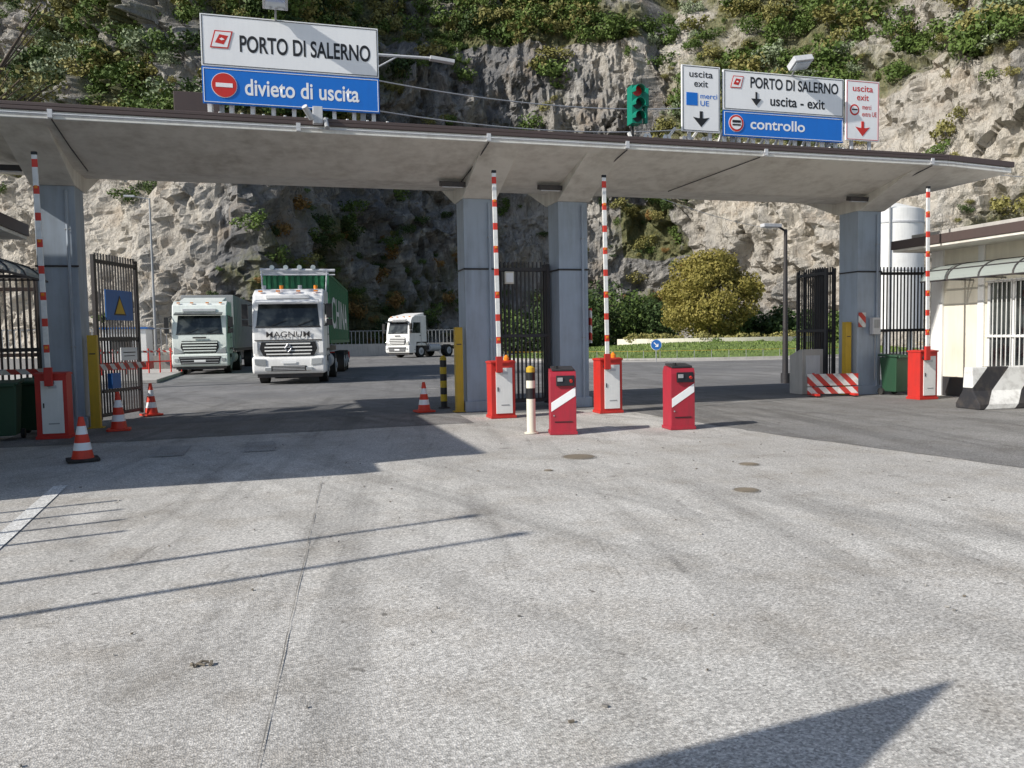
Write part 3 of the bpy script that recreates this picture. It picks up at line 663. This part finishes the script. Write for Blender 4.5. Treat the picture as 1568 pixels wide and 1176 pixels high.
def tree(name,loc,h,lobes,n,size,mat,seed,trunk_r=.2,fork=.35):
    rng=random.Random(seed);e=empty(name,loc)
    m=MB();m.cyl((0,0,-.2),(.05,0,h*fork),trunk_r,BARK,12,r2=trunk_r*.7)
    for (c,r,sq) in lobes:
        c=Vector(c);a=Vector((.05,0,h*fork*.9));mid=(a+c)/2+Vector((rng.uniform(-.3,.3),rng.uniform(-.3,.3),.2))
        m.cyl(a,mid,trunk_r*.45,BARK,8,r2=trunk_r*.28);m.cyl(mid,c,trunk_r*.28,BARK,8,r2=trunk_r*.1)
        for _ in range(3):m.cyl(mid,c+rdir(rng)*r*.8,trunk_r*.14,BARK,5,r2=.012)
    m.obj('trunk',parent=e,bevel=0)
    o=leaves('crown',lobes,n,size,mat,rng);o.parent=e
    return e
rng=random.Random(3)
lob=[((0,0,3.6),3.3,.9)]
for i in range(34):
    a=rng.uniform(0,2*math.pi);el=rng.uniform(-.3,1.35);k=rng.uniform(.9,1.08)
    lob.append(((math.cos(a)*math.cos(el)*3.5*k,math.sin(a)*math.cos(el)*3.3*k,3.4+math.sin(el)*3.1*k),rng.uniform(.5,1.4),.9))
tree('round_tree',(32.1,55.6,.3),7.4,lob,26000,.24,LM['yg'],4,.25,.3)
def bushlobes(rng,R0,n,flat=.8):
    L=[((0,0,R0*.5),R0*.7,flat)]
    for i in range(n):
        a=rng.uniform(0,6.28);L.append(((math.cos(a)*R0*rng.uniform(.3,.9),math.sin(a)*R0*rng.uniform(.3,.9),R0*rng.uniform(.2,.95)),R0*rng.uniform(.25,.5),flat))
    return L
for (x,y,R0,mt,sc) in ((24.0,66,4.6,'dark',1),(28.5,68,4.8,'green',1),(23.0,61,2.8,'dark',1),(32,68,4.0,'dark',1),(39.0,55.5,2.8,'dark',1),(42,54,2.4,'green',1),(36.2,60,3.0,'green',1),(20,70,3.2,'green',1)):
    L=bushlobes(rng,R0,16,1.05)
    tree('evergreen_tree',(x,y,0),R0*1.6,L,7000,.32,LM[mt],int(x*7),.16,.3)
L=[]
for i in range(22):L.append(((rng.uniform(-3.0,3.0),rng.uniform(-2,2),rng.uniform(8.4,13)),rng.uniform(.5,1.0),.8))
tree('autumn_tree',(-9.9,28.5,0),12,L,3400,.17,LM['olive'],9,.22,.6)

# ---------------------------------------------------------------- roundabout lawn
GR,nt,b=newmat('grass');v=coords(nt);c=mixc(nt,ramp(nt,noi(nt,v,.5,5),.35,.65),(.13,.20,.05),(.22,.29,.09));c=mixc(nt,mth(nt,'MULTIPLY',noi(nt,v,14,3),.5),c,(.06,.1,.02));nt.links.new(c,b.inputs['Base Color']);b.inputs['Roughness'].default_value=.9;bump(nt,b,noi(nt,v,25,4),.8,.06)
cx,cy,rr=29.5,50.5,13.2
def moundz(r):return .14+.75*(1-min(1,(r/rr))**2)
vs=[(0,0,moundz(0))];fs=[];NR,NA=12,64
for i in range(1,NR+1):
    for k in range(NA):
        r=rr*i/NR;t=2*math.pi*k/NA;vs.append((r*math.cos(t)*1.15,r*math.sin(t)*.8,moundz(r)+.05*noise.noise(Vector((r*math.cos(t)*.4,r*math.sin(t)*.4,0)))*(i<NR)))
for k in range(NA):fs.append((0,1+k,1+(k+1)%NA))
for i in range(NR-1):
    for k in range(NA):a=1+i*NA;fs.append((a+k,a+NA+k,a+NA+(k+1)%NA,a+(k+1)%NA))
me=bpy.data.meshes.new('lawn');me.from_pydata(vs,[],fs);me.materials.append(GR)
for p in me.polygons:p.use_smooth=True
lo=bpy.data.objects.new('lawn',me);COL.objects.link(lo);lo.location=(cx,cy,0)
vs=[];fs=[];rg=random.Random(5)
for i in range(16000):
    r=rr*math.sqrt(rg.random())*.99;t=rg.uniform(0,6.283);x=r*math.cos(t)*1.15;y=r*math.sin(t)*.8;z=moundz(r);o=len(vs);a=rg.uniform(0,3.14);s=rg.uniform(.04,.09);h=rg.uniform(.05,.12)
    vs+=[(x-math.cos(a)*s,y-math.sin(a)*s,z-.03),(x+math.cos(a)*s,y+math.sin(a)*s,z-.03),(x+rg.uniform(-.05,.05),y,z+h)];fs.append((o,o+1,o+2))
me=bpy.data.meshes.new('grass_blades');me.from_pydata(vs,[],fs);me.materials.append(LM['grass']);o=bpy.data.objects.new('grass_blades',me);COL.objects.link(o);o.parent=lo
m=MB()
def ringwall(m,r0,r1,z,mat,n=72,a0=0,a1=360,ex=1.15,ey=.8,z0=0):
    for k in range(n):
        t=R(a0+(a1-a0)*k/n);t2=R(a0+(a1-a0)*(k+1)/n)
        P=[(r*math.cos(q)*ex,r*math.sin(q)*ey) for r,q in ((r0,t),(r1,t),(r1,t2),(r0,t2))]
        m.polyZ(P,z0,z,mat)
ringwall(m,rr-.02,rr+.28,.15,CONC);m.obj('kerb',(cx,cy,0),bevel=0)
m=MB();ringwall(m,rr+.3,rr+2.0,.02,CONC);m.obj('roundabout_pavement',(cx,cy,0),bevel=0)
m=MB();ringwall(m,8.0,8.35,1.2,CREAM,40,195,335,z0=.3);m.obj('planter_wall',(cx+4.0,cy+6.5,0),bevel=0)
fl=leaves('flower_bed',[((cx+4.0+8.2*1.15*math.cos(R(a)),cy+6.5+8.2*.8*math.sin(R(a))+.5,1.15+rng.uniform(-.2,.2)),rng.uniform(.3,.7),.6) for a in range(202,330,6)],5500,.16,LM['olive'],rng)
fl=leaves('flower_bed',[((cx+4.0+7.9*1.15*math.cos(R(a)),cy+6.0+8.2*.8*math.sin(R(a))-.3,.8+rng.uniform(-.1,.1)),rng.uniform(.25,.5),.7) for a in range(245,330,21)],1400,.14,LM['green'],rng)
m=MB()
for k in range(0,46):
    t=R(190+k*3.6);x=(rr+.9)*1.15*math.cos(t);y=(rr+.9)*.8*math.sin(t);m.cyl((x,y,0),(x,y,.6),.014,GREY,6)
    t2=R(190+(k+1)*3.6)
    if k<45:
        m.cyl((x,y,.58),((rr+.9)*1.15*math.cos(t2),(rr+.9)*.8*math.sin(t2),.58),.009,YEL,5)
m.obj('low_railing',(cx,cy,0),bevel=0)
m=MB();m.cyl((0,0,0),(0,0,1.0),.03,GREY,8);m.cyl((0,-.04,.95),(0,-.06,.95),.3,SIGNW,24);m.cyl((0,-.06,.95),(0,-.068,.95),.28,BLUE,24);m.box((-.02,-.075,.97),(.3,.008,.05),SIGNW,(0,R(45),0));m.box((.03,-.079,.86),(.16,.008,.05),SIGNW);m.box((.09,-.083,.92),(.05,.008,.16),SIGNW)
m.obj('traffic_sign',(19.8,39.9,0),R(-20))
# ---------------------------------------------------------------- back walls, fences, poles
m=MB();m.bb(4,26,73.0,73.3,0,1.1,CONC)
x=4
while x<26:m.bb(x,x+.05,73.1,73.15,1.1,2.3,GREY);x+=.35
m.bb(4,26,73.1,73.15,2.25,2.3,GREY);m.obj('boundary_wall',bevel=0)
m=MB();m.bb(-34,-4,50,50.25,0,.8,CONC)
x=-34
while x<-4:m.bb(x,x+.05,50.1,50.15,.8,2.4,GREY);x+=.3
m.bb(-34,-4,50.1,50.15,2.35,2.4,GREY);m.obj('boundary_wall',bevel=0)
m=MB();m.bb(-14,-4.6,33,46,0,.14,CONC);m.obj('pavement',bevel=.02)
m=MB();m.bb(-1.3,.9,-1,1.2,.1,2.3,WHITE);m.bb(-1.31,.91,-1.02,1.21,.1,.5,RED);m.bb(-.9,.2,-1.04,-1.0,1.2,1.9,GLASS);m.bb(-1.4,1.0,-1.1,1.3,2.3,2.4,BLUE);m.obj('kiosk',(-7.9,48,0))
m=MB()
for i in range(9):m.bb(i*.55,i*.55+.05,0,.05,0,1.15,RED)
m.bb(0,4.5,0,.04,.95,1.05,CHEV);m.bb(0,4.5,0,.04,.5,.56,RED);m.obj('pedestrian_barrier',(-8.1,38.5,.14),R(38))
def lamp(x,y,h,side=1,arm=1.4,mat=DARKM):
    m=MB();m.cyl((0,0,0),(0,0,h),.09,mat,10,r2=.05);m.cyl((0,0,h-.05),(side*arm,0,h+.1),.035,mat,8);m.box((side*(arm+.2),0,h+.1),(.6,.22,.1),LGREY);m.cyl((0,0,0),(0,0,.3),.13,mat,10);m.obj('street_lamp',(x,y,0),bevel=.01)
lamp(-7.3,52.5,10.2,-1,.9,GREY);lamp(-10.5,42,12.5,-1,1.0,GREY);lamp(14.6,20.8,4.6,-1,.3)
m=MB();m.cyl((0,0,1.5),(0,0,7.6),1.7,WHITE,32);m.cyl((0,0,7.6),(0,0,8.0),1.7,WHITE,32,r2=.6)
for t in range(4):
    a=R(45+90*t);m.cyl((math.cos(a)*1.1,math.sin(a)*1.1,0),(math.cos(a)*1.1,math.sin(a)*1.1,1.6),.12,WHITE,8)
m.cyl((0,0,4.5),(0,0,4.6),1.73,LGREY,32);m.cyl((0,0,6.9),(0,0,6.98),1.74,LGREY,32);m.tube([(-1.5,-1.0,0),(-1.5,-1.0,8)],.05,GREY);m.tube([(-1.1,-1.4,0),(-1.1,-1.4,8)],.05,GREY)
m.obj('white_silo',(30.4,34.6,0),bevel=0)
m=MB()
def wire(a,b,sag,r=.013):
    P=[];a=Vector(a);b=Vector(b)
    for i in range(17):
        t=i/16;p=a.lerp(b,t);p.z-=sag*4*t*(1-t);P.append(tuple(p))
    m.tube(P,r,LGREY,5)
wire((1.7,16.2,6.7),(11,19.5,7.6),.25,.014);wire((1.7,16.2,6.1),(11,19.5,7.05),.25,.014);wire((11,19.5,7.6),(30,24,7.3),.5,.013);wire((6.2,16.5,5.3),(24,34,6.5),.3,.01)
wire((-12,45,12),(26,52,15),.8,.02)
m.obj('overhead_cable',bevel=0)

# street furniture standing to the left of the viewpoint, plus an added shadow-casting slab
def mast(x,y,h,r=.05):
    m=MB();m.cyl((0,0,0),(0,0,h),r,GREY,12,r2=r*.6);m.cyl((0,0,h),(0,0,h+.08),r*1.2,GREY,12);m.cyl((0,0,0),(0,0,.05),.16,GREY,12);m.cyl((0,0,0),(0,0,.5),r*1.5,GREY,12);m.obj('flag_pole',(x,y,0),bevel=0)
mast(-6.1,3.95,5.4);mast(-6.1,4.75,5.25)
m=MB()
for i in range(4):
    y=6.05+i*.5;m.cyl((-5.6,y,0),(-5.6,y,3.0-.07*i),.03,GREY,8)
m.tube([(-5.6,6.05,.5),(-5.6,7.55,.5)],.02,GREY);m.obj('railing_posts',bevel=0)
m=MB();m.polyZ([(-6,-2.5),(-6,1.19),(-1.48,1.69),(-2.37,1.21),(-3.2,.76),(-3.2,-2.5)],2.9,3.0,LGREY)  # unseen slab on posts, added and cut to cast a pointed ground shadow
for p in ((-5.8,-2.2),(-5.8,.9),(-3.4,-2.2),(-3.5,.8)):m.cyl((p[0],p[1],0),(p[0],p[1],2.9),.05,GREY,10)
m.obj('shadow_slab',bevel=.01)

# ---------------------------------------------------------------- cliff
CP=[(-85,150),(-60.9,126.7),(-30.1,100.2),(-5.6,72.3),(2.75,80.4),(14.9,91.4),(42.3,86.7),(44.8,78.7),(50.5,62.5),(55.4,48.6),(60.1,36.9),(66,20)]
SP=[-1,0,1,2,3,4,5,6,7,8,9,10]
def cat(p0,p1,p2,p3,t):
    return tuple(.5*((2*b)+(-a+c)*t+(2*a-5*b+4*c-d)*t*t+(-a+3*b-3*c+d)*t**3) for a,b,c,d in zip(p0,p1,p2,p3))
fine=[]
for i in range(len(CP)-1):
    p0=CP[max(i-1,0)];p3=CP[min(i+2,len(CP)-1)]
    for k in range(40):
        t=k/40;fine.append((cat(p0,CP[i],CP[i+1],p3,t),SP[i]+t))
fine.append((CP[-1],SP[-1]))
acc=[0]
for a,b2 in zip(fine[:-1],fine[1:]):acc.append(acc[-1]+math.dist(a[0],b2[0]))
NC=840;NRW=270;ZT=80
cols=[];j=0
for i in range(NC):
    L=acc[-1]*i/(NC-1)
    while j<len(acc)-2 and acc[j+1]<L:j+=1
    t=(L-acc[j])/(acc[j+1]-acc[j]+1e-9);a=fine[j];b2=fine[j+1]
    p=(a[0][0]+(b2[0][0]-a[0][0])*t,a[0][1]+(b2[0][1]-a[0][1])*t);tn=Vector((b2[0][0]-a[0][0],b2[0][1]-a[0][1])).normalized()
    cols.append((p,Vector((tn.y,-tn.x)),a[1]+(b2[1]-a[1])*t))
sm=[]
for i in range(NC):
    v=Vector((0,0))
    for k in range(-15,16):
        v+=cols[min(max(i+k,0),NC-1)][1]
    sm.append(v.normalized())
def lerp(a,b,t):return a+(b-a)*max(0,min(1,t))
def backdir(s):
    if s<=5:return Vector((.1,1)).normalized()
    return Vector((lerp(.1,.85,(s-5)/2.5),lerp(1,.55,(s-5)/2.5))).normalized()
def hsh(p):return (math.sin(p.x*12.9898+p.y*78.233+p.z*37.719)*43758.5453)%1.0
def cliffpt(i,z):
    (p,_,s)=cols[i];n=sm[i]
    brk=25+4*noise.noise(Vector((s*.9,3,0)))
    if 3.8<s<5.7:brk+=10*min(1,(s-3.8)/.4,(5.7-s)/.4)
    sb=.24*z if z<brk else .24*brk+.7*(z-brk)
    bd=backdir(s)
    q=Vector((p[0]+bd.x*sb,p[1]+bd.y*sb,z))
    rug=.6+.9*abs(noise.noise(q*.035+Vector((2,8,1))))*2
    if s<2.1 and z<22: rug*=.6
    d=4.5*noise.noise(q*.04+Vector((5,1,2)))+2.4*noise.noise(q*.1)
    u=q.x*.8-q.y*.5+q.z*.25
    qs=Vector((u*.22,q.y*.1,q.z*.05));d+=2.0*rug*(.5-abs(noise.noise(qs+Vector((9,0,0))))*2)
    qs=Vector((u*.6,q.y*.3,q.z*.13));d+=1.2*rug*(.5-abs(noise.noise(qs+Vector((1,4,0))))*2)
    qs=Vector((u*1.5,q.y*.8,q.z*.35));d+=.55*rug*(.5-abs(noise.noise(qs+Vector((4,2,7))))*2)
    wv=q+noise.noise_vector(q*.2)*3.0+noise.noise_vector(q*.7)*.8;wv=Vector((wv.x,wv.y,wv.z*.45))
    ds,ps=noise.voronoi(wv*.16);h=hsh(ps[0]);d+=2.0*rug*(h-.5)
    ds,ps=noise.voronoi(wv*.55+Vector((3,3,3)));d+=.8*rug*(hsh(ps[0])-.5)
    d+=.75*rug*noise.fractal(q*.6,.9,2.1,5)
    k=min(1,(z+1)/4)
    return Vector((q.x+n.x*d*k,q.y+n.y*d*k,z+.5*noise.noise(q*.5))),s
def density(s,z,q):
    nz=noise.noise(q*.07+Vector((7,7,7)))+.6*noise.noise(q*.2)
    d=0
    if s<2.0:
        d=.02 if z<15 else (.3 if z<20 else .85)
        if s<.9 and z>20:d=.55
    elif s<3.6:
        d=.5 if z<15 else (.22 if z<21 else .95)
    elif s<5.6:d=.95 if z>39 else (.12 if z>7 else .4)
    else:d=.95 if z>24 else (.42 if z>15 else .14)
    if 4.9<s<5.6 and 11<z<18:d=.8
    return d+nz*.9
vs=[];tone=[];vega=[]
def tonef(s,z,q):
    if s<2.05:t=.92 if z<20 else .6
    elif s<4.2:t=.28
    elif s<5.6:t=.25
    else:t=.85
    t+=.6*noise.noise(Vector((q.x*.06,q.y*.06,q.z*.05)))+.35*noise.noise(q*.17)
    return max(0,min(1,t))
for r in range(NRW):
    z=-1+(ZT+1)*(r/(NRW-1))**1.12
    for i in range(NC):
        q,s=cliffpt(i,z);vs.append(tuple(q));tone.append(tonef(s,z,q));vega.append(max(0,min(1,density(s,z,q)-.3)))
fs=[]
for r in range(NRW-1):
    for i in range(NC-1):
        a=r*NC+i;fs.append((a,a+1,a+NC+1,a+NC))
me=bpy.data.meshes.new('cliff');me.from_pydata(vs,[],fs)
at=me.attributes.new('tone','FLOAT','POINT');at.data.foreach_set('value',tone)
at=me.attributes.new('veg','FLOAT','POINT');at.data.foreach_set('value',vega)
CL,nt,b=newmat('cliff_rock');v=coords(nt)
an=nn(nt,'ShaderNodeAttribute',attribute_name='tone');av=nn(nt,'ShaderNodeAttribute',attribute_name='veg')
vv=coords(nt,(1,1,.35))
n1=noi(nt,v,.3,6,.65);n2=noi(nt,vv,.9,8,.72);n3=noi(nt,v,3.2,5,.75)
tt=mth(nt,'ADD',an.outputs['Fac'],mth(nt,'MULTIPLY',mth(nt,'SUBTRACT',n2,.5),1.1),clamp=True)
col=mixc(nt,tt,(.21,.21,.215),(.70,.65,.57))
col=mixc(nt,mth(nt,'MULTIPLY',ramp(nt,n1,.52,.66),.4),col,(.48,.37,.26))
col=mixc(nt,mth(nt,'MULTIPLY',ramp(nt,n3,.55,.72),.6),col,(.13,.125,.12))
col=mixc(nt,mth(nt,'MULTIPLY',ramp(nt,noi(nt,vv,.6,7,.7),.54,.68),.6),col,(.75,.72,.67))
fz=noi(nt,coords(nt,(1,1,.4)),.45,4,.55)
fis=ramp(nt,mth(nt,'ABSOLUTE',mth(nt,'SUBTRACT',fz,.5)),0,.012,1,0)
col=mixc(nt,mth(nt,'MULTIPLY',fis,.55),col,(.06,.055,.05))
gsum=mth(nt,'ADD',mth(nt,'MULTIPLY',av.outputs['Fac'],1.0),mth(nt,'SUBTRACT',n2,.62))
col=mixc(nt,mth(nt,'MULTIPLY',ramp(nt,gsum,.05,.4),.85),col,mixc(nt,ramp(nt,n3,.35,.65),(.07,.10,.03),(.26,.24,.10)))
nt.links.new(col,b.inputs['Base Color']);b.inputs['Roughness'].default_value=.95;b.inputs['Specular IOR Level'].default_value=.1
hh=mth(nt,'ADD',n2,mth(nt,'MULTIPLY',n3,.4))
bump(nt,b,hh,1.0,.9)
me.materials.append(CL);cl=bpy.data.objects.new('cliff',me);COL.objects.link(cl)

protos=[]
pr=random.Random(11)
for mt in ('green','green','dark','dark','olive','olive','rust','sage'):
    L=bushlobes(pr,1.0,10,.85);protos.append((mt,leaves('bush_'+mt,L,560,.2,LM[mt],pr,link=False,inner=.6)))
vg=empty('cliff_vegetation')
cnt=0;pr=random.Random(21)
for _ in range(7600):
    i=pr.randrange(66,NC-44);z=56*pr.random()
    q,s=cliffpt(i,z)
    if pr.random()>max(0,density(s,z,q)-.15)*1.0:continue
    if 2.0<=s<5.5: ks=['green','dark','dark','green','olive','rust'] if z<24 else ['green','green','dark','olive']
    elif s>=5.5: ks=['green','olive','olive','sage','green','green'] if z>20 else ['green','olive','dark']
    else: ks=['green','green','dark','sage','olive']
    k=pr.choice(ks);me=pr.choice([p[1] for p in protos if p[0]==k])
    o=bpy.data.objects.new('bush',me);COL.objects.link(o);o.parent=vg
    n=sm[i];o.location=(q.x+n.x*.3,q.y+n.y*.3,q.z-.4);sc=(.4+1.7*pr.random()**1.8)*(1.2 if z>22 else .8)
    o.scale=(sc*pr.uniform(.8,1.3),sc*pr.uniform(.8,1.3),sc*pr.uniform(.7,1.15));o.rotation_euler=(pr.uniform(-.3,.3),pr.uniform(-.3,.3),pr.uniform(0,6.28));cnt+=1
print('bushes',cnt)
